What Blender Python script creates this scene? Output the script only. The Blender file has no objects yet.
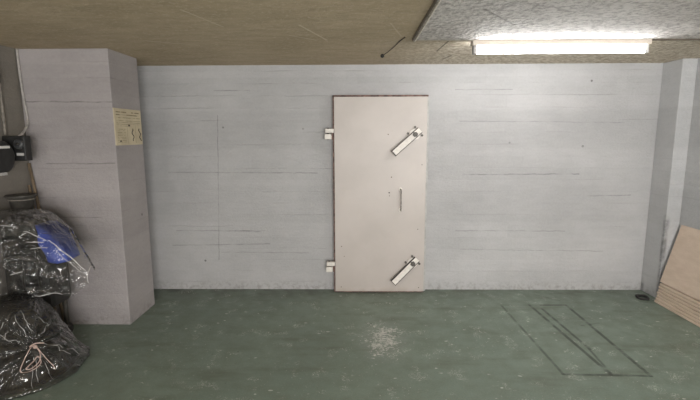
import bpy, bmesh, math, random
from mathutils import Vector, Matrix, noise
random.seed(7)
scene = bpy.context.scene
COL = scene.collection

# ---------------------------------------------------------------- camera
FPX, PITCH, YAW, ROLL, CH, CD, CX = 431.62, 0.1505, -0.0144, -0.0032, 1.5929, 4.3039, -0.0122
cam = bpy.data.cameras.new('camera')
cam.sensor_fit = 'HORIZONTAL'
cam.sensor_width = 36
cam.lens = FPX / 700 * 36
cam.clip_start = 0.05
camo = bpy.data.objects.new('camera', cam)
COL.objects.link(camo)
fw = Vector((math.sin(YAW) * math.cos(PITCH), math.cos(YAW) * math.cos(PITCH), -math.sin(PITCH)))
rt = Vector((math.cos(YAW), -math.sin(YAW), 0))
up = rt.cross(fw)
r2 = rt * math.cos(ROLL) + up * math.sin(ROLL)
u2 = -rt * math.sin(ROLL) + up * math.cos(ROLL)
camo.matrix_world = Matrix(((r2.x, u2.x, -fw.x, CX), (r2.y, u2.y, -fw.y, -CD), (r2.z, u2.z, -fw.z, CH), (0, 0, 0, 1)))
scene.camera = camo

# ---------------------------------------------------------------- light and exposure
LAMP_STRENGTH = 49.0
REAR_W = 225.0
REAR_LEFT_W = 55.0
scene.view_settings.view_transform = 'Standard'
scene.view_settings.look = 'None'
scene.view_settings.gamma = 1.0
scene.view_settings.exposure = 0.27
world = bpy.data.worlds.new('world')
scene.world = world
world.use_nodes = True
bg = world.node_tree.nodes['Background']
bg.inputs[0].default_value = (0.8, 0.85, 1.0, 1)
bg.inputs[1].default_value = 0.05


def area(name, loc, sx, sy, power, col, rot=(0, 0, 0)):
    l = bpy.data.lights.new(name, 'AREA')
    l.shape = 'RECTANGLE'
    l.size = sx
    l.size_y = sy
    l.energy = power
    l.color = col
    o = bpy.data.objects.new(name, l)
    o.location = loc
    o.rotation_euler = rot
    COL.objects.link(o)
    return o


# unseen light behind the camera, added as fill for the front faces
area('rear_fill', (1.2, -7.4, 1.25), 2.6, 1.8, REAR_W, (1.0, 0.985, 0.97), (math.radians(90), 0, 0))
# second fill, added at left rear to brighten faces turned that way
area('rear_left_fill', (-2.5, -5.9, 1.1), 2.4, 1.9, REAR_LEFT_W, (1.0, 0.97, 0.95), (math.radians(90), 0, math.radians(-62)))

H = 2.258
XL, XR = -2.645, 3.05


# ---------------------------------------------------------------- node helper
class NT:
    def __init__(s, name):
        s.m = bpy.data.materials.new(name)
        s.m.use_nodes = True
        s.t = s.m.node_tree
        s.n = s.t.nodes
        s.b = s.n['Principled BSDF']
        s.out = s.n['Material Output']

    def set(s, sock, v):
        if isinstance(v, bpy.types.NodeSocket):
            s.t.links.new(v, sock)
        elif v is not None:
            if isinstance(v, (tuple, list)) and len(v) == 3 and sock.type == 'RGBA':
                v = (*v, 1)
            sock.default_value = v

    def math(s, op, a, b=None, c=None, clamp=False):
        n = s.n.new('ShaderNodeMath')
        n.operation = op
        n.use_clamp = clamp
        for i, v in enumerate((a, b, c)):
            if v is not None:
                s.set(n.inputs[i], v)
        return n.outputs[0]

    def vmath(s, op, a, b=None, scale=None):
        n = s.n.new('ShaderNodeVectorMath')
        n.operation = op
        s.set(n.inputs[0], a)
        if b is not None:
            s.set(n.inputs[1], b)
        if scale is not None:
            s.set(n.inputs['Scale'], scale)
        return n.outputs['Value'] if op in ('DOT_PRODUCT', 'LENGTH', 'DISTANCE') else n.outputs[0]

    def pos(s):
        return s.n.new('ShaderNodeNewGeometry').outputs['Position']

    def objco(s):
        return s.n.new('ShaderNodeTexCoord').outputs['Object']

    def sep(s, v):
        n = s.n.new('ShaderNodeSeparateXYZ')
        s.set(n.inputs[0], v)
        return n.outputs

    def noise(s, vec, scale, detail=3, rough=0.55, dist=0.0):
        n = s.n.new('ShaderNodeTexNoise')
        s.set(n.inputs['Vector'], vec)
        n.inputs['Scale'].default_value = scale
        n.inputs['Detail'].default_value = detail
        n.inputs['Roughness'].default_value = rough
        n.inputs['Distortion'].default_value = dist
        return n.outputs['Fac']

    def white(s, vec):
        n = s.n.new('ShaderNodeTexWhiteNoise')
        s.set(n.inputs['Vector'], vec)
        return n.outputs['Value']

    def voro(s, vec, scale, feature='F1'):
        n = s.n.new('ShaderNodeTexVoronoi')
        n.feature = feature
        s.set(n.inputs['Vector'], vec)
        n.inputs['Scale'].default_value = scale
        return n.outputs['Distance']

    def scalev(s, v, sc):
        return s.vmath('MULTIPLY', v, sc)

    def ramp(s, f, a, b, lo=0.0, hi=1.0, smooth=True):
        n = s.n.new('ShaderNodeMapRange')
        n.interpolation_type = 'SMOOTHSTEP' if smooth else 'LINEAR'
        s.set(n.inputs[0], f)
        n.inputs[1].default_value = a
        n.inputs[2].default_value = b
        n.inputs[3].default_value = lo
        n.inputs[4].default_value = hi
        return n.outputs[0]

    def mix(s, f, a, b, mode='MIX'):
        n = s.n.new('ShaderNodeMix')
        n.data_type = 'RGBA'
        n.blend_type = mode
        s.set(n.inputs[0], f)
        s.set(n.inputs[6], a)
        s.set(n.inputs[7], b)
        return n.outputs[2]

    def bump(s, h, strength, dist=0.01):
        n = s.n.new('ShaderNodeBump')
        n.inputs['Strength'].default_value = strength
        n.inputs['Distance'].default_value = dist
        s.set(n.inputs['Height'], h)
        return n.outputs[0]

    def seg(s, p, a, b, w):
        """mask of a line segment a-b of half width w on position p"""
        a = Vector(a)
        ba = Vector(b) - a
        pa = s.vmath('SUBTRACT', p, tuple(a))
        h = s.math('MULTIPLY', s.vmath('DOT_PRODUCT', pa, tuple(ba)), 1 / ba.length_squared, clamp=True)
        q = s.vmath('SCALE', tuple(ba), scale=h)
        d = s.vmath('DISTANCE', pa, q)
        return s.ramp(d, w * 0.35, w, 1.0, 0.0)

    def blob(s, p, c, r, sq=(1, 1, 1)):
        d = s.vmath('LENGTH', s.vmath('MULTIPLY', s.vmath('SUBTRACT', p, tuple(c)), sq))
        return s.ramp(d, 0.0, r, 1.0, 0.0)

    def fin(s, col=None, rough=None, normal=None, metal=None, spec=None):
        s.set(s.b.inputs['Base Color'], col)
        s.set(s.b.inputs['Roughness'], rough)
        s.set(s.b.inputs['Metallic'], metal)
        s.set(s.b.inputs['Specular IOR Level'], spec)
        if normal is not None:
            s.set(s.b.inputs['Normal'], normal)
        return s.m


def simple(name, col, rough=0.5, metal=0.0, var=0.15, scale=25, bump=0.05):
    t = NT(name)
    p = t.objco()
    f = t.noise(p, scale)
    c = t.mix(t.ramp(f, 0.3, 0.7), tuple(v * (1 - var) for v in col), tuple(min(1, v * (1 + var)) for v in col))
    return t.fin(c, rough, t.bump(f, bump, 0.005), metal)


# ---------------------------------------------------------------- setting materials
def wall_mat(name, col, axis='x', seed=0.0, seam=1.0, marks=()):
    """white-painted board-marked concrete: board seams, blotches, pits"""
    t = NT(name)
    p = t.pos()
    xyz = t.sep(p)
    u = xyz[0] if axis == 'x' else xyz[1]
    z = xyz[2]
    wob = t.math('MULTIPLY', t.math('SUBTRACT', t.noise(p, 1.7, 2), 0.5), 0.03)
    zz = t.math('ADD', t.math('ADD', z, wob), 0.037 + seed)
    bh = 0.118
    zi = t.math('DIVIDE', zz, bh)
    row = t.math('FLOOR', zi)
    fr = t.math('FRACT', zi)
    edge = t.math('MINIMUM', fr, t.math('SUBTRACT', 1.0, fr))
    comb = t.n.new('ShaderNodeCombineXYZ')
    # board lengths, shifted per row
    sh = t.math('MULTIPLY', t.white(t.vmath('MULTIPLY', _v(t, row), (1, 0, 0))), 2.3)
    ui = t.math('FLOOR', t.math('DIVIDE', t.math('ADD', u, sh), 1.35))
    t.set(comb.inputs[0], row)
    t.set(comb.inputs[1], ui)
    tone = t.white(comb.outputs[0])
    n1 = t.noise(p, 1.3, 4)
    n2 = t.noise(t.scalev(p, (1, 1, 3.5)), 5, 5, 0.7)
    n3 = t.noise(p, 48, 4, 0.75)
    strength = t.ramp(t.noise(t.scalev(p, (1, 1, 9)), 1.6, 3), 0.46, 0.66)
    line = t.math('MULTIPLY', t.ramp(edge, 0.008, 0.045, 1, 0), strength)
    line = t.math('MULTIPLY', line, seam)
    v = t.math('ADD', t.ramp(tone, 0, 1, -0.03, 0.03, False), t.ramp(n1, 0.3, 0.7, -0.07, 0.07))
    v = t.math('ADD', v, t.ramp(n2, 0.3, 0.7, -0.035, 0.035))
    v = t.math('ADD', v, t.ramp(n3, 0.3, 0.7, -0.035, 0.035))
    # broad lifts of the pour, each a little different in tone
    zb = t.math('DIVIDE', t.math('ADD', z, wob), 0.37)
    fb = t.math('FRACT', zb)
    ta = t.white(_v(t, t.math('FLOOR', zb)))
    tb = t.white(_v(t, t.math('ADD', t.math('FLOOR', zb), 1.0)))
    k = t.ramp(fb, .85, 1.0)
    tt = t.math('ADD', t.math('MULTIPLY', ta, t.math('SUBTRACT', 1.0, k)), t.math('MULTIPLY', tb, k))
    v = t.math('ADD', v, t.ramp(tt, 0, 1, -0.07, 0.07, False))
    # lighter band at the top, under the ceiling
    v = t.math('ADD', v, t.ramp(z, 2.135, 2.15, 0.0, 0.06))
    v = t.math('ADD', v, 1.0)
    c = t.vmath('SCALE', tuple(col), scale=v)
    c = t.mix(t.math('MULTIPLY', line, 0.22), c, tuple(x * 0.4 for x in col))
    # pits
    pit = t.math('MULTIPLY', t.ramp(t.voro(p, 3.1), 0.028, 0.045, 1, 0), t.ramp(t.noise(p, 2.3, 1), 0.45, 0.55))
    c = t.mix(t.math('MULTIPLY', pit, 0.75), c, (0.08, 0.075, 0.07))
    # scuffed, dirty foot of the wall
    foot = t.math('MULTIPLY', t.ramp(z, 0.0, 0.13, 1, 0), t.ramp(t.noise(p, 22, 4, 0.7), 0.42, 0.68))
    c = t.mix(t.math('MULTIPLY', foot, 0.55), c, (0.17, 0.16, 0.14))
    hgt = t.math('ADD', t.math('MULTIPLY', tone, 0.14), t.math('MULTIPLY', n2, 0.45))
    hgt = t.math('ADD', hgt, t.math('MULTIPLY', n3, 0.42))
    hgt = t.math('SUBTRACT', hgt, t.math('MULTIPLY', line, 0.22))
    wz = t.math('MULTIPLY', t.math('SUBTRACT', t.noise(p, 9, 3, .6), .5), .022)
    cw = t.n.new('ShaderNodeCombineXYZ')
    t.set(cw.inputs[2], wz)
    t.set(cw.inputs[0], wz)
    pw = t.vmath('ADD', p, cw.outputs[0])
    for a, b, w, k in marks:
        m = t.math('MULTIPLY', t.seg(pw, a, b, w * .8), t.ramp(t.noise(p, 6, 5, 0.7), 0.34, 0.62, 0.12, 1))
        c = t.mix(t.math('MULTIPLY', m, k * .8), c, tuple(x * 0.3 for x in col))
    return t.fin(c, 0.62, t.bump(hgt, 0.75, 0.014), spec=0.35)


def _v(t, x):
    n = t.n.new('ShaderNodeCombineXYZ')
    t.set(n.inputs[0], x)
    return n.outputs[0]


WALLC = (0.43, 0.425, 0.428)
back_marks = [((-1.375, 0, 1.78), (-1.43, 0, 0.32), .008, .6), ((-1.42, 0, 1.22), (-0.4, 0, 1.215), .009, .6),
              ((-1.9, 0, 1.225), (-1.42, 0, 1.22), .007, .5), ((1.05, 0, 1.195), (2.2, 0, 1.20), .010, .75),
              ((1.0, 0, 1.72), (2.6, 0, 1.70), .008, .5), ((0.95, 0, 2.02), (1.5, 0, 2.02), .008, .5),
              ((-1.85, 0, .625), (-.95, 0, .62), .009, .6), ((-1.9, 0, .47), (-.9, 0, .485), .009, .6),
              ((-1.4, 0, .40), (-.5, 0, .39), .007, .5), ((1.0, 0, .625), (2.1, 0, .62), .009, .55),
              ((1.05, 0, .43), (2.5, 0, .41), .008, .5), ((-1.4, 0, 2.02), (-1.05, 0, 2.02), .009, .6),
              ((2.3, 0, .98), (2.72, 0, .985), .010, .6), ((-1.25, 0, .62), (-1.0, 0, .615), .014, .4)]
M_wall_back = wall_mat('painted_concrete_back', WALLC, 'x', 0.0, 1.0, back_marks)
M_wall_pier = wall_mat('painted_concrete_pier', (0.385, 0.355, 0.355), 'x', 0.05, 0.8,
                       [((-2.62, -.86, 1.86), (-1.93, -.86, 1.85), .009, .8), ((-2.5, -.86, 1.37), (-1.95, -.86, 1.37), .009, .7),
                        ((-2.5, -.86, .93), (-2.1, -.86, .93), .008, .6)])
M_wall_side = wall_mat('painted_concrete_side', (0.48, 0.48, 0.485), 'y', 0.02, 0.7,
                       [((2.916, -.256, .02), (2.916, -.256, .80), .055, 1.1), ((2.916, -.02, 0), (2.916, -.02, .12), .05, 1.0)])
M_wall_old = wall_mat('grimy_concrete_left', (0.22, 0.20, 0.175), 'y', 0.08, 0.6)


def floor_mat():
    t = NT('green_floor_paint')
    p = t.pos()
    n1 = t.noise(p, 0.9, 4, 0.6)
    n2 = t.noise(p, 7, 5, 0.65)
    n3 = t.noise(p, 90, 3, 0.7)
    base = t.mix(t.ramp(n1, 0.3, 0.7), (0.152, 0.204, 0.168), (0.196, 0.254, 0.208))
    base = t.mix(t.ramp(n2, 0.35, 0.72, 0, 0.55), base, (0.150, 0.174, 0.142))
    base = t.mix(t.ramp(n3, 0.35, 0.7, 0, 0.35), base, (0.27, 0.30, 0.24))
    # dirt streaks
    st = t.noise(t.scalev(p, (0.6, 2.4, 1)), 2.2, 4, 0.6)
    base = t.mix(t.ramp(st, 0.50, 0.72, 0, 0.6), base, (0.115, 0.128, 0.098))
    # grime along the wall foot, with pier and wall shade painted in leftwards
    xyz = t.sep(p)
    grime_shade = t.math('MULTIPLY', t.ramp(xyz[1], -0.42, 0.0, 0.0, 0.75), t.ramp(t.noise(p, 5, 4), 0.3, 0.62))
    grime_shade = t.math('MULTIPLY', grime_shade, t.ramp(xyz[0], -0.6, 1.5, 1.0, 0.45))
    base = t.mix(grime_shade, base, (0.075, 0.082, 0.066))
    # worn pale patch before the door
    patch = t.blob(p, (0.20, -1.10, 0), 0.62, (1.6, .9, 1))
    patch = t.math('MAXIMUM', patch, t.math('MULTIPLY', t.blob(p, (0.34, -1.75, 0), 0.5, (1.8, 1, 1)), 0.38))
    fine = t.math('ADD', t.math('MULTIPLY', t.noise(t.scalev(p, (1.0, 1.5, 1)), 38, 5, 0.75), .62), t.math('MULTIPLY', t.noise(p, 9, 3, .6, .8), .40))
    wear = t.ramp(t.math('ADD', fine, t.math('MULTIPLY', patch, 0.20)), 0.68, 0.74)
    wear = t.math('MULTIPLY', wear, t.ramp(patch, 0.02, 0.3))
    c = t.mix(t.math('MULTIPLY', wear, 0.9), base, (0.68, 0.66, 0.63))
    c = t.mix(t.math('MULTIPLY', t.ramp(patch, 0.2, 1), 0.22), c, (0.34, 0.35, 0.33))
    # scattered pale scratches
    sv = t.voro(t.scalev(p, (1.0, 2.2, 1)), 2.9, 'F1')
    d1 = t.noise(p, 26, 2, 0.5, 1.8)
    ridge = t.math('ABSOLUTE', t.math('SUBTRACT', d1, 0.5))
    scr = t.math('MULTIPLY', t.ramp(ridge, 0.006, 0.024, 1, 0), t.ramp(t.noise(p, 6.5, 2), 0.57, 0.66))
    c = t.mix(t.math('MULTIPLY', scr, 0.7), c, (0.62, 0.63, 0.57))
    chip = t.ramp(t.voro(t.vmath('ADD', t.scalev(p, (1, 1.5, 1)), t.vmath('SCALE', _v(t, n2), scale=.12)), 8.5), 0.06, 0.12, 1, 0)
    chip = t.math('MULTIPLY', chip, t.ramp(t.noise(p, 3.6, 2), 0.47, 0.56))
    c = t.mix(t.math('MULTIPLY', chip, 0.75), c, (0.62, 0.63, 0.58))
    spk = t.math('MULTIPLY', t.ramp(t.noise(p, 62, 2, .5), 0.66, 0.72), t.ramp(t.noise(p, 2.1, 3), 0.42, 0.62))
    c = t.mix(t.math('MULTIPLY', spk, 0.6), c, (0.58, 0.59, 0.53))
    dark = t.math('MULTIPLY', t.ramp(t.voro(t.vmath('ADD', p, (3.3, 1.7, 0)), 7.0), 0.04, 0.075, 1, 0), t.ramp(t.noise(p, 2.5, 2), 0.5, 0.6))
    c = t.mix(t.math('MULTIPLY', dark, 0.6), c, (0.05, 0.055, 0.045))
    # outline left by something that once stood there
    brk = t.ramp(t.noise(p, 8, 3, 0.6), 0.33, 0.55, 0.25, 1)
    a, b, cc, d = (1.352, -.411, 0), (1.962, -.411, 0), (1.945, -1.615, 0), (1.375, -1.600, 0)
    segs = [(a, b, .012, .5), (b, cc, .020, .95), (cc, d, .018, .85), (d, a, .016, .7),
            ((1.62, -.41, 0), (1.69, -1.60, 0), .020, .9), ((1.70, -.5, 0), (1.735, -1.25, 0), .018, .9),
            ((1.72, -.41, 0), (1.96, -.41, 0), .018, .9), ((1.735, -1.2, 0), (1.70, -1.58, 0), .014, .7),
            ((1.88, -.85, 0), (2.05, -.80, 0), .014, .5), ((1.78, -.15, 0), (1.95, -.3, 0), .012, .5)]
    for s0, s1, w, k in segs:
        m = t.math('MULTIPLY', t.math('MULTIPLY', t.seg(p, s0, s1, w), brk), k * .92)
        c = t.mix(m, c, (0.045, 0.054, 0.044))
    r = t.ramp(n2, 0.3, 0.7, 0.42, 0.62)
    hgt = t.math('ADD', t.math('MULTIPLY', n2, 0.6), t.math('MULTIPLY', n3, 0.25))
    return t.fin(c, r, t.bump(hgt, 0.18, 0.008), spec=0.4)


def ceil_mat(name, rough_plaster):
    t = NT(name)
    p = t.pos()
    n1 = t.noise(p, 1.6, 4, 0.6)
    if rough_plaster:
        n2 = t.noise(p, 30, 5, 0.75)
        n3 = t.voro(t.vmath('ADD', p, (0, 0, 0)), 38)
        c = t.mix(t.ramp(n1, 0.3, 0.7), (0.62, 0.58, 0.55), (0.76, 0.72, 0.685))
        c = t.mix(t.ramp(n2, 0.44, 0.62, 0, 0.9), c, (0.36, 0.33, 0.31))
        hgt = t.math('ADD', t.math('MULTIPLY', n2, 1.0), t.math('MULTIPLY', n3, 0.6))
        s0 = t.math('MULTIPLY', t.seg(p, (.66, -1.9, H - .015), (.95, -1.55, H - .015), .012), 0.5)
        c = t.mix(s0, c, (0.2, 0.18, 0.16))
        return t.fin(c, 0.85, t.bump(hgt, 1.0, 0.02), spec=0.2)
    n2 = t.noise(t.scalev(p, (0.9, 2.6, 1)), 5, 6, 0.7)
    n3 = t.noise(p, 75, 4, 0.75)
    c = t.mix(t.ramp(n1, 0.3, 0.7), (0.47, 0.375, 0.25), (0.58, 0.47, 0.33))
    c = t.mix(t.ramp(n2, 0.35, 0.7, 0, 0.6), c, (0.37, 0.295, 0.195))
    c = t.mix(t.ramp(t.noise(p, 34, 5, .8), 0.5, 0.68, 0, 0.6), c, (0.70, 0.60, 0.46))
    xyz = t.sep(p)
    # paler, whitewash-spattered strip along the wall by the lamp
    strip = t.math('MULTIPLY', t.ramp(xyz[0], -0.1, 0.9), t.ramp(xyz[1], -1.2, -0.95))
    sp = t.mix(t.ramp(t.noise(p, 30, 5, 0.8), 0.42, 0.58), (0.40, 0.33, 0.24), (0.82, 0.76, 0.66))
    c = t.mix(t.math('MULTIPLY', strip, .75), c, sp)
    marks = [((-0.36, -1.53, H), (-0.22, -1.10, H), .010, .5), ((-0.95, -1.87, H), (-0.84, -1.50, H), .010, .35),
             ((-.46, -1.25, H), (-.30, -1.10, H), .010, .35), ((-1.5, -1.1, H), (-1.2, -.95, H), .012, .3),
             ((2.4, -.45, H), (2.75, -.95, H), .010, .4), ((2.2, -.35, H), (2.4, -.45, H), .010, .4),
             ((.2, -1.55, H), (.3, -1.2, H), .008, .25)]
    for a, b, w, k in marks:
        c = t.mix(t.math('MULTIPLY', t.seg(p, a, b, w), k), c, (0.88, 0.80, 0.64))
    for a, b, w, k in [((.642, -.66, H), (.655, -1.04, H), .010, .8), ((.765, -.29, H), (.803, -.48, H), .012, .7)]:
        c = t.mix(t.math('MULTIPLY', t.seg(p, a, b, w), k), c, (0.10, 0.085, 0.065))
    hgt = t.math('ADD', t.math('MULTIPLY', n2, 0.6), t.math('MULTIPLY', n3, 0.35))
    return t.fin(c, 0.75, t.bump(hgt, 0.9, 0.016), spec=0.25)


M_floor = floor_mat()
M_ceil = ceil_mat('stained_concrete_ceiling', False)
M_panel = ceil_mat('rough_plaster_ceiling', True)
M_shade_edge = simple('shaded_edge', (0.15, 0.12, 0.09), 0.8)  # dark tone for the shaded edges of the plaster field


# ---------------------------------------------------------------- mesh helpers
def link(name, bm, mat, parent=None, smooth=False, loc=None):
    me = bpy.data.meshes.new(name)
    bmesh.ops.recalc_face_normals(bm, faces=bm.faces[:])
    bm.to_mesh(me)
    bm.free()
    if smooth:
        for f in me.polygons:
            f.use_smooth = True
    for m in (mat if isinstance(mat, (list, tuple)) else [mat]):
        me.materials.append(m)
    o = bpy.data.objects.new(name, me)
    COL.objects.link(o)
    if parent:
        o.parent = parent
    if loc:
        o.location = loc
    return o


def tag(o, label=None, cat=None, group=None, kind=None):
    if label: o['label'] = label
    if cat: o['category'] = cat
    if group: o['group'] = group
    if kind: o['kind'] = kind
    return o


def empty(name, loc, label=None, cat=None, group=None, kind=None):
    o = bpy.data.objects.new(name, None)
    o.location = loc
    o.empty_display_size = 0.1
    COL.objects.link(o)
    return tag(o, label, cat, group, kind)


def box(bm, x0, x1, y0, y1, z0, z1, M=None, bev=0.0):
    c = Vector(((x0 + x1) / 2, (y0 + y1) / 2, (z0 + z1) / 2))
    mat = Matrix.Translation(c) @ Matrix.Diagonal((abs(x1 - x0), abs(y1 - y0), abs(z1 - z0), 1))
    if M is not None:
        mat = M @ mat
    r = bmesh.ops.create_cube(bm, size=1, matrix=mat)
    if bev:
        es = list({e for v in r['verts'] for e in v.link_edges})
        bmesh.ops.bevel(bm, geom=es, offset=bev, segments=2, profile=0.6, affect='EDGES')
    return bm


def cyl(bm, p0, p1, r, r1=None, seg=16):
    p0, p1 = Vector(p0), Vector(p1)
    d = p1 - p0
    q = d.to_track_quat('Z', 'Y').to_matrix().to_4x4()
    bmesh.ops.create_cone(bm, cap_ends=True, segments=seg, radius1=r, radius2=r if r1 is None else r1, depth=d.length,
                          matrix=Matrix.Translation((p0 + p1) / 2) @ q)
    return bm


def tube(bm, pts, r, seg=8, closed=False):
    pts = [Vector(p) for p in pts]
    n = len(pts)
    rings = []
    prev = None
    for i, p in enumerate(pts):
        if closed:
            d = pts[(i + 1) % n] - pts[i - 1]
        else:
            d = pts[min(i + 1, n - 1)] - pts[max(i - 1, 0)]
        d.normalize()
        if prev is None:
            a = d.orthogonal().normalized()
        else:
            a = (prev - d * prev.dot(d)).normalized()
        prev = a
        b = d.cross(a)
        rr = r[i] if isinstance(r, (list, tuple)) else r
        rings.append([bm.verts.new(p + (a * math.cos(2 * math.pi * k / seg) + b * math.sin(2 * math.pi * k / seg)) * rr) for k in range(seg)])
    for i in range(n if closed else n - 1):
        A, B = rings[i], rings[(i + 1) % n]
        for k in range(seg):
            bm.faces.new((A[k], A[(k + 1) % seg], B[(k + 1) % seg], B[k]))
    if not closed:
        bm.faces.new(rings[0][::-1])
        bm.faces.new(rings[-1])
    return bm


def spline(pts, n=8):
    pts = [Vector(p) for p in pts]
    out = []
    P = [pts[0]] + pts + [pts[-1]]
    for i in range(1, len(P) - 2):
        for k in range(n):
            t = k / n
            a, b, c, d = P[i - 1], P[i], P[i + 1], P[i + 2]
            out.append(0.5 * ((2 * b) + (c - a) * t + (2 * a - 5 * b + 4 * c - d) * t * t + (3 * b - a - 3 * c + d) * t ** 3))
    out.append(pts[-1])
    return out


def lathe(bm, prof, c, axis='Z', seg=28):
    c = Vector(c)
    rings = []
    for r, h in prof:
        ring = []
        for k in range(seg):
            a = 2 * math.pi * k / seg
            u, v = r * math.cos(a), r * math.sin(a)
            if axis == 'Z': q = Vector((u, v, h))
            elif axis == 'X': q = Vector((h, u, v))
            else: q = Vector((u, h, v))
            ring.append(bm.verts.new(c + q))
        rings.append(ring)
    for A, B in zip(rings, rings[1:]):
        for k in range(seg):
            bm.faces.new((A[k], A[(k + 1) % seg], B[(k + 1) % seg], B[k]))
    bm.faces.new(rings[0])
    bm.faces.new(rings[-1][::-1])
    return bm


NB = bmesh.new

# ---------------------------------------------------------------- the setting
YR = -7.5


def struct(name, bm, mat, parent=None, label=None, cat=None):
    o = link(name, bm, mat, parent)
    if not parent:
        o['kind'] = 'structure'
    if label: o['label'] = label
    if cat: o['category'] = cat
    return o


struct('floor', box(NB(), XL - .15, XR + .15, YR - .15, .15, -.12, 0), M_floor, label='green painted concrete floor, scuffed and scratched', cat='floor')
struct('ceiling', box(NB(), XL - .15, XR + .15, YR - .15, .15, H, H + .12), M_ceil, label='low brownish concrete ceiling', cat='ceiling')
struct('wall_back', box(NB(), XL - .15, XR + .15, 0, .15, 0, H), M_wall_back, label='white painted board-marked concrete wall behind the steel door', cat='wall')
struct('wall_left', box(NB(), XL - .15, XL, YR, 0, 0, H), M_wall_old, label='grimy grey concrete wall at the left edge', cat='wall')
struct('wall_right', box(NB(), XR, XR + .15, YR, 0, 0, H), M_wall_side, label='white wall behind the leaning sheets', cat='wall')
struct('wall_front', box(NB(), XL - .15, XR + .15, YR - .15, YR, 0, H), M_wall_side)
struct('wall_left_pier', box(NB(), XL, -1.931, -.861, -.41, 0, H, bev=.006), M_wall_pier, label='white painted concrete pier standing out from the left wall', cat='pier')
bm = NB()
box(bm, 2.916, XR, -.256, 0, 0, H, bev=.008)
struct('wall_right_pier', bm, M_wall_side, label='white corner pier beside the leaning sheets', cat='pier')
# thin dropped plaster field of the ceiling, from the lamp towards the camera
struct('ceiling_plaster', box(NB(), .388, XR, -4.2, -1.138, H - .014, H), M_panel, label='rough grey plaster field of the ceiling in front of the lamp', cat='ceiling')
bm = NB()
box(bm, .380, .388, -4.2, -1.138, H - .0155, H)
struct('shade_strip_1', bm, M_shade_edge, label='dark strip added as shade along the left side of the ceiling plaster', cat='shade_strip')  # shaded side face of the plaster, done as a dark strip
struct('shade_strip_2', box(NB(), 2.055, XR, -1.138, -1.118, H - .022, H), M_shade_edge, label='dark strip added as shade, running right from the lamp along the ceiling', cat='shade_strip')  # added strip, stands in for the shaded line beside the lamp

# ---------------------------------------------------------------- object materials
M_door = NT('cream_steel_paint')
_p = M_door.objco()
_n = M_door.noise(_p, 2.2, 4)
_f = M_door.noise(_p, 38, 4, 0.7)
_c = M_door.mix(M_door.ramp(_n, .3, .7), (0.45, 0.405, 0.375), (0.51, 0.46, 0.43))
_c = M_door.mix(M_door.ramp(_f, .66, .74, 0, .5), _c, (0.45, 0.36, 0.28))
_s = M_door.ramp(M_door.voro(_p, 5.0), .022, .035, 1, 0)
_c = M_door.mix(M_door.math('MULTIPLY', _s, M_door.ramp(M_door.noise(_p, 2.9, 1), .5, .56)), _c, (0.10, 0.06, 0.04))
_z = M_door.sep(_p)[2]
_c = M_door.mix(M_door.math('MULTIPLY', M_door.ramp(_z, 0, .10, .5, 0), M_door.ramp(M_door.noise(_p, 12, 4), .4, .65)), _c, (0.40, 0.34, 0.27))
M_door = M_door.fin(_c, .42, M_door.bump(_f, .06, .004))
M_rust_shade = simple('rust_and_gap_shade', (0.16, 0.10, 0.085), .75, 0, .5, 30, .3)  # rust, also used as dark fill for shaded gaps
M_grey_frame = simple('grey_painted_frame', (0.42, 0.415, 0.40), .6, 0, .12, 20)
M_lever = simple('cream_lever_paint', (0.70, 0.66, 0.61), .42, 0, .08, 30)
M_lever_edge = simple('dark_lever_edge', (0.06, 0.05, 0.045), .7, 0, .5, 60)
M_bolt = simple('worn_steel', (0.10, 0.09, 0.08), .5, .3, .35, 90, .2)
M_lamp_house = simple('cream_lamp_housing', (0.74, 0.66, 0.57), .45, 0, .03)
M_white_pl = simple('white_plastic', (0.72, 0.71, 0.69), .4, 0, .04)
M_grey_pl = simple('grey_lampholder', (0.45, 0.44, 0.43), .5, 0, .05)
M_black = simple('black_plastic', (0.018, 0.018, 0.018), .42, 0, .3)
M_blackrub = simple('black_rubber', (0.022, 0.021, 0.02), .7, 0, .3)
M_dark = simple('dark_machine', (0.020, 0.019, 0.017), .5, 0, .4, 12)
M_dark2 = simple('dark_grey_metal', (0.075, 0.07, 0.062), .5, .2, .3, 15)
M_blue = simple('blue_plastic', (0.05, 0.10, 0.50), .45, 0, .15, 10)
M_twine = simple('pinkish_twine', (0.50, 0.37, 0.32), .8, 0, .25, 120, .3)
M_conduit = simple('painted_conduit', (0.42, 0.395, 0.375), .6, 0, .15, 30)
M_pipe = simple('grimy_pipe', (0.20, 0.18, 0.155), .6, .1, .3, 30)
M_dial = simple('grey_dial', (0.06, 0.062, 0.065), .35, .2, .1)
M_ink = simple('faded_ink', (0.30, 0.245, 0.155), .8, 0, .2)
M_ink2 = simple('black_ink', (0.05, 0.04, 0.035), .8, 0, .2)

t = NT('yellowed_board')
p = t.objco()
c = t.mix(t.ramp(t.noise(p, 7, 4), .3, .7), (0.54, 0.46, 0.32), (0.64, 0.56, 0.40))
M_notice = t.fin(c, .6)

t = NT('lamp_tube_glow')
em = t.n.new('ShaderNodeEmission')
em.inputs[0].default_value = (1.0, 1.0, 1.0, 1)
em.inputs[1].default_value = LAMP_STRENGTH
t.t.links.new(em.outputs[0], t.out.inputs[0])
M_tube = t.m

t = NT('raw_wood')
p = t.objco()
g = t.noise(t.scalev(p, (9, 9, 1.1)), 9, 4, .6, .6)
M_wood = t.fin(t.mix(t.ramp(g, .3, .7), (0.16, 0.12, 0.08), (0.27, 0.205, 0.14)), .65, t.bump(g, .15, .004))

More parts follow.
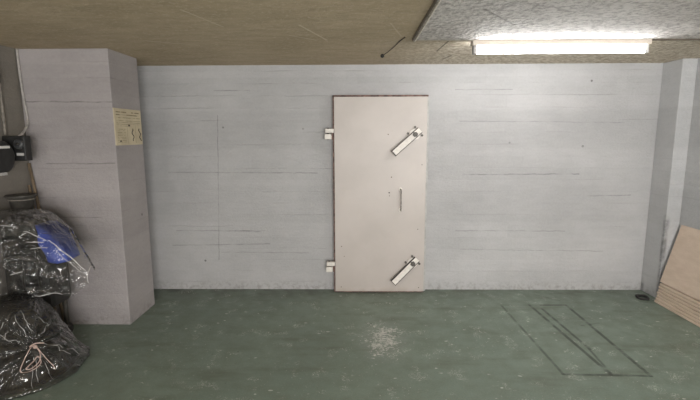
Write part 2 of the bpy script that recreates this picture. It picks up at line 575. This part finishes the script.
t = NT('pale_fibreboard')
p = t.objco()
g = t.noise(t.scalev(p, (8, 1, 2.5)), 6, 4, .6)
f = t.noise(p, 120, 3, .7)
c = t.mix(t.ramp(g, .3, .7), (0.60, 0.475, 0.375), (0.68, 0.555, 0.45))
c = t.mix(t.ramp(f, .4, .7, 0, .25), c, (0.50, 0.39, 0.30))
M_sheet = t.fin(c, .6, t.bump(f, .08, .003))


def plastic(name, tint, body, trans, scale=7.0):
    t = NT(name)
    p = t.objco()
    a = t.noise(p, scale, 3, .5, 1.5)
    rid = t.math('SUBTRACT', 1.0, t.math('MULTIPLY', t.math('ABSOLUTE', t.math('SUBTRACT', a, .5)), 5.0), clamp=True)
    v = t.voro(p, scale * 1.3)
    h = t.math('ADD', t.math('MULTIPLY', rid, .7), t.math('MULTIPLY', v, .9))
    nrm = t.bump(h, .65, .03)
    tr = t.n.new('ShaderNodeBsdfTransparent')
    tr.inputs[0].default_value = (*tint, 1)
    gl = t.n.new('ShaderNodeBsdfGlossy')
    gl.inputs[0].default_value = (1, 1, 1, 1)
    gl.inputs['Roughness'].default_value = .09
    t.set(gl.inputs['Normal'], nrm)
    df = t.n.new('ShaderNodeBsdfDiffuse')
    df.inputs[0].default_value = (*body, 1)
    fr = t.n.new('ShaderNodeFresnel')
    fr.inputs[0].default_value = 1.5
    t.set(fr.inputs[1], nrm)
    m1 = t.n.new('ShaderNodeMixShader')
    m1.inputs[0].default_value = trans
    t.t.links.new(df.outputs[0], m1.inputs[1])
    t.t.links.new(tr.outputs[0], m1.inputs[2])
    m2 = t.n.new('ShaderNodeMixShader')
    t.set(m2.inputs[0], t.math('MULTIPLY', fr.outputs[0], 1.5, clamp=True))
    t.t.links.new(m1.outputs[0], m2.inputs[1])
    t.t.links.new(gl.outputs[0], m2.inputs[2])
    t.t.links.new(m2.outputs[0], t.out.inputs[0])
    return t.m


M_clear = plastic('clear_plastic_film', (.93, .93, .92), (.16, .155, .15), .93, 6)
M_bag = plastic('smoky_plastic_film', (.76, .76, .74), (.09, .086, .078), .84, 5.5)

# ---------------------------------------------------------------- the steel door
door = empty('door_1', (.222, -.030, 0), 'cream painted steel shelter door closed in the back wall', 'door', kind='structure')
DX = .222


def dl(name, bm, mat, parent, smooth=False):
    o = link(name, bm, mat, parent, smooth)
    return o


bm = NB()
box(bm, -.446, .448, -.062, -.012, .013, 1.949, bev=.004)
leaf = dl('door_leaf', bm, M_door, door)
bm = NB()   # rust and gap shade painted as one rim: top, hinge side, foot
box(bm, -.459, -.447, -.045, .03, .004, 1.965)
box(bm, -.459, .458, -.045, .03, 1.951, 1.966)
box(bm, -.447, .448, -.050, .03, .001, .012)
dl('rust_shade_rim', bm, M_rust_shade, door)
bm = NB()
box(bm, .449, .470, -.025, .03, .004, 1.950, bev=.003)
dl('rebate_strip', bm, M_grey_frame, door)


def hinge(z):
    h = empty('hinge', (0, 0, z))
    h.parent = door
    bm = NB()
    box(bm, -.532, -.449, -.075, -.028, .004, .045, bev=.006)
    link('hinge_leaf', bm, M_lever, h)
    bm = NB()
    box(bm, -.538, -.472, -.075, .03, -.058, -.006, bev=.006)
    link('hinge_block', bm, M_lever, h)
    bm = NB()
    cyl(bm, (-.508, -.045, -.062), (-.508, -.045, .052), .011, seg=12)
    link('hinge_pin', bm, M_bolt, h, True)
    bm = NB()
    box(bm, -.470, -.458, -.055, 0, -.062, .0)
    link('hinge_shadow_gap', bm, M_rust_shade, h)  # dark box standing in for the shadow beside the hinge block
    return h


hinge(1.605)
hinge(.277)


def lever(px, pz, ang):
    """toggle lever: flat channel bar on a pivot bolt, its grip end lifted off the leaf"""
    L = empty('locking_lever', (px - DX, -.062, pz))
    L.parent = door
    L.rotation_euler = (0, ang, 0)       # local -x is towards the grip
    tilt = Matrix.Translation((0, -.016, 0)) @ Matrix.Rotation(math.radians(9), 4, 'Z')
    bm = NB()
    box(bm, -.275, .062, -.026, -.019, -.026, .026, tilt)
    link('lever_bar', bm, M_lever, L)
    bm = NB()
    box(bm, -.275, .060, -.027, -.001, -.0325, -.026, tilt)
    box(bm, -.275, .060, -.027, -.001, .026, .0325, tilt)
    box(bm, -.281, -.275, -.027, -.006, -.0325, .0325, tilt)
    link('lever_flange', bm, M_lever_edge, L)  # dark colour stands in for the shadow lines around the bar
    bm = NB()
    cyl(bm, (0, -.064, 0), (0, 0, 0), .014, seg=12)
    cyl(bm, (0, -.056, 0), (0, -.034, 0), .026, seg=6)
    link('pivot_bolt', bm, M_bolt, L)
    bm = NB()
    cyl(bm, (.002, -.016, 0), (.002, 0, 0), .052, seg=24)
    link('pivot_plate', bm, M_lever, L)
    for dx, dz in ((.045, -.052), (.045, .052), (-.045, .052)):
        bm = NB()
        cyl(bm, (dx, -.024, dz), (dx, 0, dz), .012, .009, seg=8)
        link('stud', bm, M_bolt, L)
    return L


lever(.552, 1.592, math.radians(-41))
lever(.552, .316, math.radians(-44))
M_handle = simple('chipped_handle_paint', (0.20, 0.175, 0.16), .5, .2, .6, 50)
hd = empty('pull_handle', (.424 - DX, -.062, .955))
hd.parent = door
bm = NB()
tube(bm, spline([(0, 0, .105), (0, -.055, .102), (0, -.064, .09), (0, -.064, -.085), (0, -.055, -.098), (0, 0, -.10)], 6), .0060, 8)
link('handle_bar', bm, M_handle, hd, True)
for s in (.105, -.10):
    bm = NB()
    cyl(bm, (0, -.004, s), (0, 0, s), .018, seg=14)
    link('handle_rose', bm, M_lever, hd)
bm = NB()
cyl(bm, (.313 - DX, -.065, 1.026), (.313 - DX, -.061, 1.026), .007, seg=10)
link('keyhole_plate', bm, M_lever_edge, door)
for x, z in ((.628, 1.30), (.315, .995), (.62, .055), (-.165, .06), (.60, .66)):
    bm = NB()
    cyl(bm, (x - DX, -.066, z), (x - DX, -.061, z), .005, .0035, seg=8)
    link('rivet', bm, M_bolt, door)

# ---------------------------------------------------------------- ceiling lamp
lamp = empty('ceiling_lamp', (1.43, -1.10, H), 'lit fluorescent batten lamp mounted on the ceiling along the back wall', 'lamp')
bm = NB()
box(bm, -.622, .622, -.036, .036, -.046, 0, bev=.004)
link('housing', bm, M_lamp_house, lamp)
for s in (-1, 1):
    bm = NB()
    box(bm, s * .600 - .012, s * .600 + .012, -.026, .026, -.104, -.044, bev=.006)
    link('lampholder', bm, M_grey_pl if s < 0 else M_white_pl, lamp)
bm = NB()
cyl(bm, (-.585, 0, -.078), (.585, 0, -.078), .0215, seg=24)
link('tube', bm, M_tube, lamp, True)
# supply cable along the plaster edge to the lamp
bm = NB()
tube(bm, spline([(.400, -2.6, H - .020), (.398, -1.95, H - .020), (.400, -1.20, H - .020), (.402, -1.130, H - .009), (.47, -1.128, H - .007), (.805, -1.118, H - .008)], 8), .006, 8)
o = link('lamp_cable', bm, simple('white_cable', (0.66, 0.60, 0.52), .5, 0, .1), None, True)
tag(o, 'white supply cable running along the ceiling to the fluorescent lamp', 'cable')
# dangling end of old wire near the middle of the ceiling
bm = NB()
tube(bm, spline([(.325, -1.19, H - .004), (.30, -1.05, H - .004), (.275, -.86, H - .006), (.235, -.72, H - .02), (.205, -.64, H - .028)], 8), .0032, 6)
root = link('wire_end', bm, M_blackrub, None, True)
tag(root, 'short black wire end with a knob hanging from the ceiling left of the lamp', 'wire')
bm = NB()
bmesh.ops.create_uvsphere(bm, u_segments=12, v_segments=8, radius=.016, matrix=Matrix.Translation((.203, -.635, H - .030)))
link('terminal_knob', bm, M_blackrub, root, True)

# ---------------------------------------------------------------- notice board on the pier
nb = empty('notice_board', (-1.931, -.645, 1.66), 'yellowed printed notice board fixed to the side of the concrete pier', 'notice')
bm = NB()
box(bm, 0, .008, -.215, .215, -.148, .148, bev=.002)
link('board', bm, M_notice, nb)
# local y runs left to right as seen; z up
random.seed(3)


def text_line(z, y0, y1, h, fill=.8, wl=.03):
    bm = NB()
    y = y0
    while y < y1:
        w = random.uniform(.4, 1.3) * wl
        if random.random() < fill:
            box(bm, .008, .0086, y, min(y + w, y1), z - h / 2, z + h / 2)
        else:
            box(bm, .008, .0086, y, min(y + w, y1), z - h / 8, z + h / 8)
        y += w
    link('text_line', bm, M_ink, nb)


text_line(.119, -.19, -.03, .010)
text_line(.120, .05, .18, .010)
text_line(.098, -.19, .17, .009, .75)
text_line(.075, -.19, .19, .005, .7)
for k in range(4):
    text_line(.050 - k * .014, -.19, .19 if k < 2 else .02, .004, .7, .022)
for k in range(9):
    text_line(-.018 - k * .013, -.185, -.055, .004, .75, .02)
for y0 in (.045, .165):
    pts = [(.0085, y0 + .012 * math.sin(k * 1.35 + y0 * 20) + .002 * k, -.012 - k * .013) for k in range(9)]
    link('diagram', tube(NB(), spline(pts, 4), .0042, 5), M_ink2, nb)
link('printed_mark', box(NB(), .008, .0087, -.012, .014, .006, .020), M_ink2, nb)
link('printed_mark', box(NB(), .008, .0087, -.155, -.135, -.122, -.108), M_ink2, nb)
link('ruled_line', box(NB(), .008, .0085, -.035, -.032, -.135, .02), M_ink, nb)
link('ruled_line', box(NB(), .008, .0085, -.19, .19, .0225, .0245), M_ink, nb)
link('ruled_line', box(NB(), .008, .0085, .10, .103, -.135, .02), M_ink, nb)

# ---------------------------------------------------------------- leaning sheets on the right
random.seed(5)
BH = .0268
order = ['lowest', 'second from the bottom', 'third from the bottom', 'middle', 'third from the top', 'second from the top', 'topmost']
for k in range(7):
    xl = 2.836 + .0066 * k + random.uniform(-.002, .002)
    y1 = -.315 - random.uniform(0, .014)
    bm = NB()
    box(bm, xl, xl + .105, y1 - 1.5, y1, BH * k + .0005, BH * (k + 1) - .0022, bev=.0065)
    o = link('fibreboard_strip', bm, M_sheet)
    tag(o, 'pale fibreboard strip in the pile under the leaning sheet, ' + order[k], 'board', 'fibreboard strips piled on the floor at right')
z0, z1 = BH * 7 + .001, .742
xa, xb = 2.890, 3.034
ang = math.atan2(z1 - z0, xb - xa)
ux, uz = math.cos(ang), math.sin(ang)
M = Matrix(((ux, 0, -uz, xa), (0, 1, 0, 0), (uz, 0, ux, z0 + .0005), (0, 0, 0, 1)))
bm = NB()
box(bm, 0, math.hypot(z1 - z0, xb - xa), -1.80, -.300, -.012, 0, M, bev=.0012)
o = link('fibreboard_sheet', bm, M_sheet)
o.location.z = .0045
tag(o, 'large pale fibreboard sheet leaning on the right wall above a pile of strips', 'board')

# black ring on the floor by the corner
bm = NB()
pts = [(2.83 + .045 * math.cos(a) , -.215 + .055 * math.sin(a), .012 + .004 * math.sin(3 * a)) for a in [i * 2 * math.pi / 24 for i in range(24)]]
pts = [(x - .045, y - .02, z) for x, y, z in pts]
tube(bm, pts, .012, 8, True)
o = link('rubber_ring', bm, M_blackrub, None, True)
tag(o, 'small black rubber ring lying on the floor beside the leaning sheets', 'ring')

# ---------------------------------------------------------------- left corner: wall fittings
# painted conduit down the corner to the black box
bm = NB()
tube(bm, spline([(-2.630, -.872, H - .002), (-2.628, -.872, 2.05), (-2.618, -.873, 1.86), (-2.605, -.876, 1.72), (-2.575, -.95, 1.64), (-2.545, -1.06, 1.588)], 8), .009, 8)
o = link('conduit', bm, M_conduit, None, True)
tag(o, 'thin painted conduit dropping down the corner to the black switch box', 'pipe')
bm = NB()
tube(bm, spline([(XL + .016, -1.08, H - .002), (XL + .016, -1.08, 1.85), (XL + .018, -1.085, 1.60)], 8), .011, 8)
o = link('wall_pipe', bm, M_pipe, None, True)
tag(o, 'grimy vertical pipe on the left wall above the black cable drum', 'pipe')

bm = NB()
box(bm, XL, XL + .06, -1.20, -1.12, 1.97, 2.07, bev=.006)
tag(link('junction_box', bm, M_black), 'small black junction box high on the left wall at the picture edge', 'junction box')
sb = empty('switch_box', (-2.557, -1.06, 1.5), 'black wall box with a round grey dial in the left corner', 'switch box')
bm = NB()
box(bm, -.088, .085, -.045, .020, -.095, .092, bev=.010)
link('box_body', bm, M_black, sb)
bm = NB()
lathe(bm, [(.0, -.060), (.030, -.060), (.036, -.055), (.038, -.044), (.038, -.040)], (.040, 0, .030), 'Y', 24)
link('dial', bm, M_dial, sb, True)
bm = NB()
lathe(bm, [(.0, -.068), (.012, -.068), (.014, -.059)], (.040, 0, .030), 'Y', 16)
link('dial_knob', bm, M_black, sb, True)
bm = NB()
box(bm, .015, .07, -.0475, -.044, -.055, -.035)
link('marking_plate', bm, M_grey_pl, sb)

cd = empty('cable_drum', (XL + .01, -1.245, 1.44), 'black round cable drum with a pale band at the left edge', 'cable drum')
bm = NB()
lathe(bm, [(.02, -.008), (.115, -.008), (.12, 0), (.12, .012), (.085, .02), (.085, .075), (.118, .083), (.118, .095), (.11, .10), (.02, .10)], (0, 0, 0), 'X', 28)
link('drum', bm, M_black, cd, False)
bm = NB()
for k in range(4):
    pts = [(.028 + k * .013, .093 * math.cos(a), .093 * math.sin(a)) for a in [i * 2 * math.pi / 28 for i in range(28)]]
    tube(bm, pts, .0065, 6, True)
link('wound_cable', bm, M_blackrub, cd, True)
bm = NB()
box(bm, .100, .103, -.10, .07, .062, .080)
link('pale_band', bm, M_white_pl, cd)
bm = NB()
for s in range(5):
    box(bm, .095, .115, -.05 + s * .012, -.042 + s * .012, -.128 + .006 * (s % 2), -.108)
link('frayed_tag', bm, M_grey_pl, cd)

# two wooden poles in the corner
for (bx, by, tx, ty, tz, r, lb) in ((-2.420, -.955, -2.628, -.885, 1.375, .0125, 'thin brown wooden pole leaning in the left corner, the taller of two'),
                                    (-2.475, -.965, -2.632, -.905, 1.20, .0105, 'thin dark wooden pole leaning in the left corner, the shorter of two')):
    bm = NB()
    cyl(bm, (bx, by, 0.004), (tx, ty, tz), r, r * .9, 12)
    tag(link('wooden_pole', bm, M_wood, None, True), lb, 'pole', 'wooden poles in the left corner')

# ---------------------------------------------------------------- dark machine under the plastic
mc = empty('machine', (-2.42, -1.135, 0), 'dark machine standing under the clear plastic sheet in the left corner', 'machine')
bm = NB()
box(bm, -.21, .13, -.125, .125, .30, .86, bev=.045)
link('machine_body', bm, M_dark, mc)
bm = NB()
box(bm, -.20, .08, -.135, .12, .86, 1.00, bev=.03)
link('machine_hood', bm, M_dark2, mc)
bm = NB()
cyl(bm, (.03, -.165, .48), (.03, -.165, .80), .042, seg=20)
link('column_tube', bm, M_black, mc, True)
bm = NB()
tube(bm, spline([(-.16, -.12, .62), (-.12, -.20, .70), (.0, -.225, .73), (.10, -.19, .70), (.12, -.11, .64)], 6), .014, 10)
link('grab_bar', bm, M_dark2, mc, True)
for dx, dy in ((-.15, -.085), (.08, -.085), (-.15, .085), (.08, .085)):
    bm = NB()
    cyl(bm, (dx, dy, .05), (dx, dy, .31), .018, seg=12)
    l = link('leg', bm, M_dark2, mc, True)
    bm = NB()
    lathe(bm, [(.01, -.02), (.045, -.02), (.05, -.012), (.05, .012), (.045, .02), (.01, .02)], (dx, dy, .051), 'X', 20)
    link('castor', bm, M_blackrub, l, True)

bm = NB()
tube(bm, spline([(.05, -.10, .93), (.12, -.16, .955), (.22, -.205, .955), (.27, -.21, .95)], 6), .011, 8)
link('hanging_arm', bm, M_dark2, mc, True)
# grey bucket on top of the machine
bk = empty('bucket', (-2.535, -1.12, 1.0015), 'dark grey bucket with a flared rim above the plastic sheet', 'bucket')
bm = NB()
lathe(bm, [(.0, .0), (.062, .0), (.066, .004), (.078, .12), (.100, .140), (.104, .150), (.098, .152), (.090, .143), (.072, .12), (.058, .01), (.0, .01)], (0, 0, 0), 'Z', 32)
link('bucket_body', bm, M_dark2, bk, True)
bm = NB()
pts = [(.082 * math.cos(a), .082 * math.sin(a), .118) for a in [i * 2 * math.pi / 32 for i in range(32)]]
tube(bm, pts, .005, 6, True)
link('band', bm, M_pipe, bk, True)

# blue crate-like bag held under the sheet
bb = empty('blue_bag', (-2.105, -1.365, .705), 'bright blue plastic bag bulging under the clear plastic sheet', 'bag')


def loft_grid(f, nu, nv):
    bm = NB()
    g = [[bm.verts.new(f(i / nu, j / nv)) for j in range(nv + 1)] for i in range(nu + 1)]
    for i in range(nu):
        for j in range(nv):
            bm.faces.new((g[i][j], g[i + 1][j], g[i + 1][j + 1], g[i][j + 1]))
    return bm


bm = NB()
# outline of the bag's front (x, z), with thickness along y
OUT = [(-.11, .285), (-.05, .28), (.01, .225), (.07, .10), (.088, .025), (.02, .005), (-.045, .02), (-.07, .08), (-.10, .19)]
bm2 = NB()
fr = [bm2.verts.new((x, -.06, z)) for x, z in OUT]
bkv = [bm2.verts.new((x, .07, z)) for x, z in OUT]
bm2.faces.new(fr)
bm2.faces.new(bkv[::-1])
n = len(OUT)
for i in range(n):
    bm2.faces.new((fr[i], bkv[i], bkv[(i + 1) % n], fr[(i + 1) % n]))
bmesh.ops.triangulate(bm2, faces=bm2.faces[:])
bmesh.ops.subdivide_edges(bm2, edges=bm2.edges[:], cuts=4, use_grid_fill=True)
for v in bm2.verts:
    d = noise.noise(v.co * 11) * .012
    c0 = Vector((-.01, 0, .15))
    k = 1 - min(1, (v.co - c0).length / .2)
    v.co.y += math.copysign(1, v.co.y) * (.03 * k) + d
    v.co.x += d * .6
    v.co.z += noise.noise(v.co * 9 + Vector((5, 0, 0))) * .008
bm.free()
o = link('bag_body', bm2, M_blue, bb, True)
bm = NB()
tube(bm, spline([(-.09, .0, .235), (-.088, .0, .255), (-.06, .0, .268), (-.035, .0, .25), (-.03, 0, .22)], 6), .006, 8)
link('bag_handle', bm, M_blue, bb, True)


# ---------------------------------------------------------------- clear plastic sheet over it
def lerp_table(tab, x):
    for a, b in zip(tab, tab[1:]):
        if x <= b[0]:
            k = max(0, min(1, (x - a[0]) / (b[0] - a[0])))
            k2 = k
            return [p + (q - p) * k2 for p, q in zip(a[1:], b[1:])]
    return list(tab[-1][1:])


# x: top height, back y, front y, bottom of the front flap
TAB = [(-2.635, 1.045, -1.20, -1.56, .54), (-2.50, 1.045, -1.20, -1.58, .545), (-2.33, 1.05, -1.20, -1.56, .55), (-2.20, 1.01, -1.22, -1.52, .53),
       (-2.07, .905, -1.27, -1.49, .51), (-1.97, .775, -1.32, -1.46, .50), (-1.865, .64, -1.37, -1.42, .585)]


def ridge(p, s):
    return 1 - abs(noise.noise(p * s)) * 2


def sheet_pt(u, v):
    x = -2.635 + u * (.76)
    zt, yb, yf, zb = lerp_table(TAB, x)
    # v: 0 back hem .. .15 back ridge .. .6 front ridge .. 1 front hem
    if v < .15:
        k = v / .15
        y, z = yb - .0 * k, zt - .03 * (1 - k)
    elif v < .55:
        k = (v - .15) / .4
        y, z = yb + (yf - yb) * k, zt + .012 * math.sin(k * 3.1)
    else:
        k = (v - .55) / .45
        y, z = yf - .03 * math.sin(k * 2.6) * (1 - .5 * u), zt + (zb - zt) * k
    q = Vector((x, y, z))
    f = ridge(q + Vector((3, 1, 7)), 5.5) * .020 + ridge(q, 13) * .010 + noise.noise(q * 30) * .003
    if v >= .5:
        y -= f * 1.0
        x += f * .35
        z += .03 * noise.noise(Vector((x * 9, 0, 4))) * max(0, (v - .8) / .2)
    else:
        z += f * .55
        y += f * .2
    x = max(x, XL + .006)
    return (x, y, z)


bm = loft_grid(sheet_pt, 110, 130)
for f in bm.faces: f.smooth = True
o = link('plastic_sheet', bm, M_clear, None, True)
tag(o, 'clear crumpled plastic sheet draped over the dark machine and the blue bag', 'plastic sheet')

t = NT('fold_highlight_film')
tr = t.n.new('ShaderNodeBsdfTransparent')
mx = t.n.new('ShaderNodeMixShader')
mx.inputs[0].default_value = .5
t.b.inputs['Base Color'].default_value = (.80, .78, .76, 1)
t.b.inputs['Roughness'].default_value = .15
t.t.links.new(tr.outputs[0], mx.inputs[1])
t.t.links.new(t.b.outputs[0], mx.inputs[2])
t.t.links.new(mx.outputs[0], t.out.inputs[0])
M_fold_glint = t.m


def fold_streak(parent, pts, r):  # pale tube: whitened film crease and painted highlight in one
    n = len(pts)
    rr = [r * (.35 + .65 * math.sin(math.pi * min(1, max(0, (i + .6) / (n + .2)))) * (.75 + .25 * math.sin(i * 1.7))) for i in range(n)]
    link('fold_streak', tube(NB(), pts, rr, 5), M_fold_glint, parent, True)


def on_sheet(u0, v0, u1, v1, n=16):
    return [Vector(sheet_pt(u0 + (u1 - u0) * k / n, v0 + (v1 - v0) * k / n)) + Vector((0, -.004, .003)) for k in range(n + 1)]


fold_streak(o, on_sheet(.999, .2, .999, 1, 14), .0042)
fold_streak(o, on_sheet(.74, .56, .999, .56, 18), .0048)
fold_streak(o, on_sheet(.78, .60, .985, .66, 14), .0026)
fold_streak(o, on_sheet(.60, .995, .80, .995, 10), .0036)
fold_streak(o, on_sheet(.05, .60, .52, .575, 18), .0034)
fold_streak(o, on_sheet(.55, .60, .72, .575, 8), .0040)
fold_streak(o, on_sheet(.57, .66, .70, .60, 8), .0040)
fold_streak(o, on_sheet(.60, .69, .73, .62, 8), .0032)
fold_streak(o, on_sheet(.16, .74, .26, .86, 8), .0026)
fold_streak(o, on_sheet(.27, .86, .37, .78, 8), .0026)
fold_streak(o, on_sheet(.44, .88, .53, .85, 6), .0040)

# ---------------------------------------------------------------- lower smoky bag, tied with twine
CXB, CYB = -2.36, -1.55
TIE_A = math.radians(-32)


def bag_r(a, z):
    """radius of the bag at angle a and height z (0..1)"""
    e = .40 + .03 * math.cos(a) - .02 * math.sin(2 * a)
    prof = [(0, 1.0), (.04, 1.02), (.12, .90), (.30, .77), (.5, .66), (.7, .54), (.86, .40), (.95, .24), (1.0, .0)]
    for p, q in zip(prof, prof[1:]):
        if z <= q[0]:
            k = (z - p[0]) / (q[0] - p[0])
            pr = p[1] + (q[1] - p[1]) * k
            break
    return e * pr


def bag_pt(u, v, inset=0.0, wr=1.0):
    a = 2 * math.pi * u
    z = v
    r = bag_r(a, z) * (1 - inset)
    hz = .53 * z * (1 - inset * .6)
    q = Vector((math.cos(a) * r, math.sin(a) * r, hz))
    # folds fanning out of the tie
    tz = .53 * .46
    tp = Vector((math.cos(TIE_A) * .27, math.sin(TIE_A) * .27, tz))
    d = q - tp
    th = math.atan2(d.z, d.dot(Vector((-math.sin(TIE_A), math.cos(TIE_A), 0))))
    dist = d.length
    fold_streak = math.sin(th * 11 + noise.noise(q * 6) * 2.5) * .020 * math.exp(-((dist - .12) / .13) ** 2)
    pinch = -.035 * math.exp(-(dist / .06) ** 2)
    f = ridge(q + Vector((9, 2, 1)), 6) * .018 + ridge(q, 15) * .009 + noise.noise(q * 34) * .003
    rr = r + (f + fold_streak + pinch) * wr * (1 if v > .02 else .5) * (1 if r > .05 else 0)
    x, y = CXB + math.cos(a) * rr, CYB + math.sin(a) * rr
    return (max(x, XL + .006), min(y, -1.285 - .02 * math.sin(x * 30)), max(.003, hz))


bm = loft_grid(lambda u, v: bag_pt(u, v), 190, 70)
bmesh.ops.remove_doubles(bm, verts=bm.verts[:], dist=.0005)
o = link('plastic_bag', bm, M_bag, None, True)
tag(o, 'crumpled smoky plastic bag on the floor tied with pinkish twine', 'plastic bag')


def on_bag(a0, z0, a1, z1, n=14):
    out = []
    for k in range(n + 1):
        a = math.radians(a0 + (a1 - a0) * k / n) % (2 * math.pi)
        v = Vector(bag_pt(a / (2 * math.pi), z0 + (z1 - z0) * k / n))
        out.append(v + Vector((math.cos(a), math.sin(a), .3)) * .004)
    rs = random.Random(int(a0 * 7 + z0 * 100))
    ph = rs.uniform(0, 6)
    for k in range(n + 1):
        out[k] += Vector((math.sin(k * .9 + ph), math.cos(k * 1.1 + ph), math.sin(k * .7 + ph * 2))) * .006
    return out


for a0, z0, a1, z1, r in ((-36, .60, -46, .84, .0032), (-30, .60, -33, .86, .0030), (-44, .55, -70, .72, .0040), (-50, .48, -78, .40, .0034),
                          (-20, .56, -4, .66, .0030), (-22, .46, -6, .34, .0036), (-14, .40, -2, .20, .0030), (-33, .34, -38, .10, .0044), (-37, .32, -43, .06, .0030),
                          (-28, .36, -27, .08, .0034), (-60, .80, -66, .70, .0046), (-56, .70, -60, .62, .0040), (-12, .74, -8, .60, .0026), (-2, .30, 12, .10, .0030)):
    fold_streak(o, on_bag(a0, z0, a1, z1), r * .55)
bm = loft_grid(lambda u, v: bag_pt(u, v, .15, .5), 70, 30)
bmesh.ops.remove_doubles(bm, verts=bm.verts[:], dist=.0005)
o2 = link('dark_bundle', bm, simple('dark_bundle_cloth', (0.028, 0.026, 0.023), .75, 0, .4, 9, .3), None, True)
tag(o2, 'dark bundle stuffed inside the smoky plastic bag', 'bundle')

# twine: knot, loop and loose tail on the bag's front
tx, ty, tz = CXB + math.cos(TIE_A) * .315, CYB + math.sin(TIE_A) * .325, .53 * .46
tang = Vector((-math.sin(TIE_A), math.cos(TIE_A), 0))
outv = Vector((math.cos(TIE_A), math.sin(TIE_A), 0))
base = Vector((tx, ty, tz))


def tw(s, h, o=0.0):
    return base + tang * s + Vector((0, 0, h)) + outv * (o + .012 - .30 * min(h, 0))


bm = NB()
tube(bm, spline([tw(0, .02), tw(-.03, .005, .01), tw(-.075, -.05, .012), tw(-.10, -.105), tw(-.07, -.12, .012), tw(-.02, -.115, .015), tw(.01, -.09, .018), tw(.0, -.05, .02), tw(-.03, -.07, .02), tw(-.075, -.095, .02),
                 tw(-.05, -.105, .022), tw(.0, -.08, .024), tw(.015, -.03, .02), tw(.0, .01, .012)], 8), .0027, 6)
tube(bm, spline([tw(.005, .012, .012), tw(.02, -.03, .02), tw(.045, -.09, .02), tw(.07, -.14, .015), tw(.075, -.165, .02)], 8), .0022, 6)
tube(bm, spline([tw(-.03, .02, .008), tw(.0, .03, .012), tw(.03, .022, .012), tw(.05, .012, .008)], 8), .0042, 6)
root = link('twine', bm, M_twine, None, True)
tag(root, 'pinkish twine knotted around the neck of the smoky plastic bag', 'twine')
bm = NB()
bmesh.ops.create_icosphere(bm, subdivisions=2, radius=.013, matrix=Matrix.Translation(tw(0, .008, .010)))
link('knot', bm, M_twine, root, True)
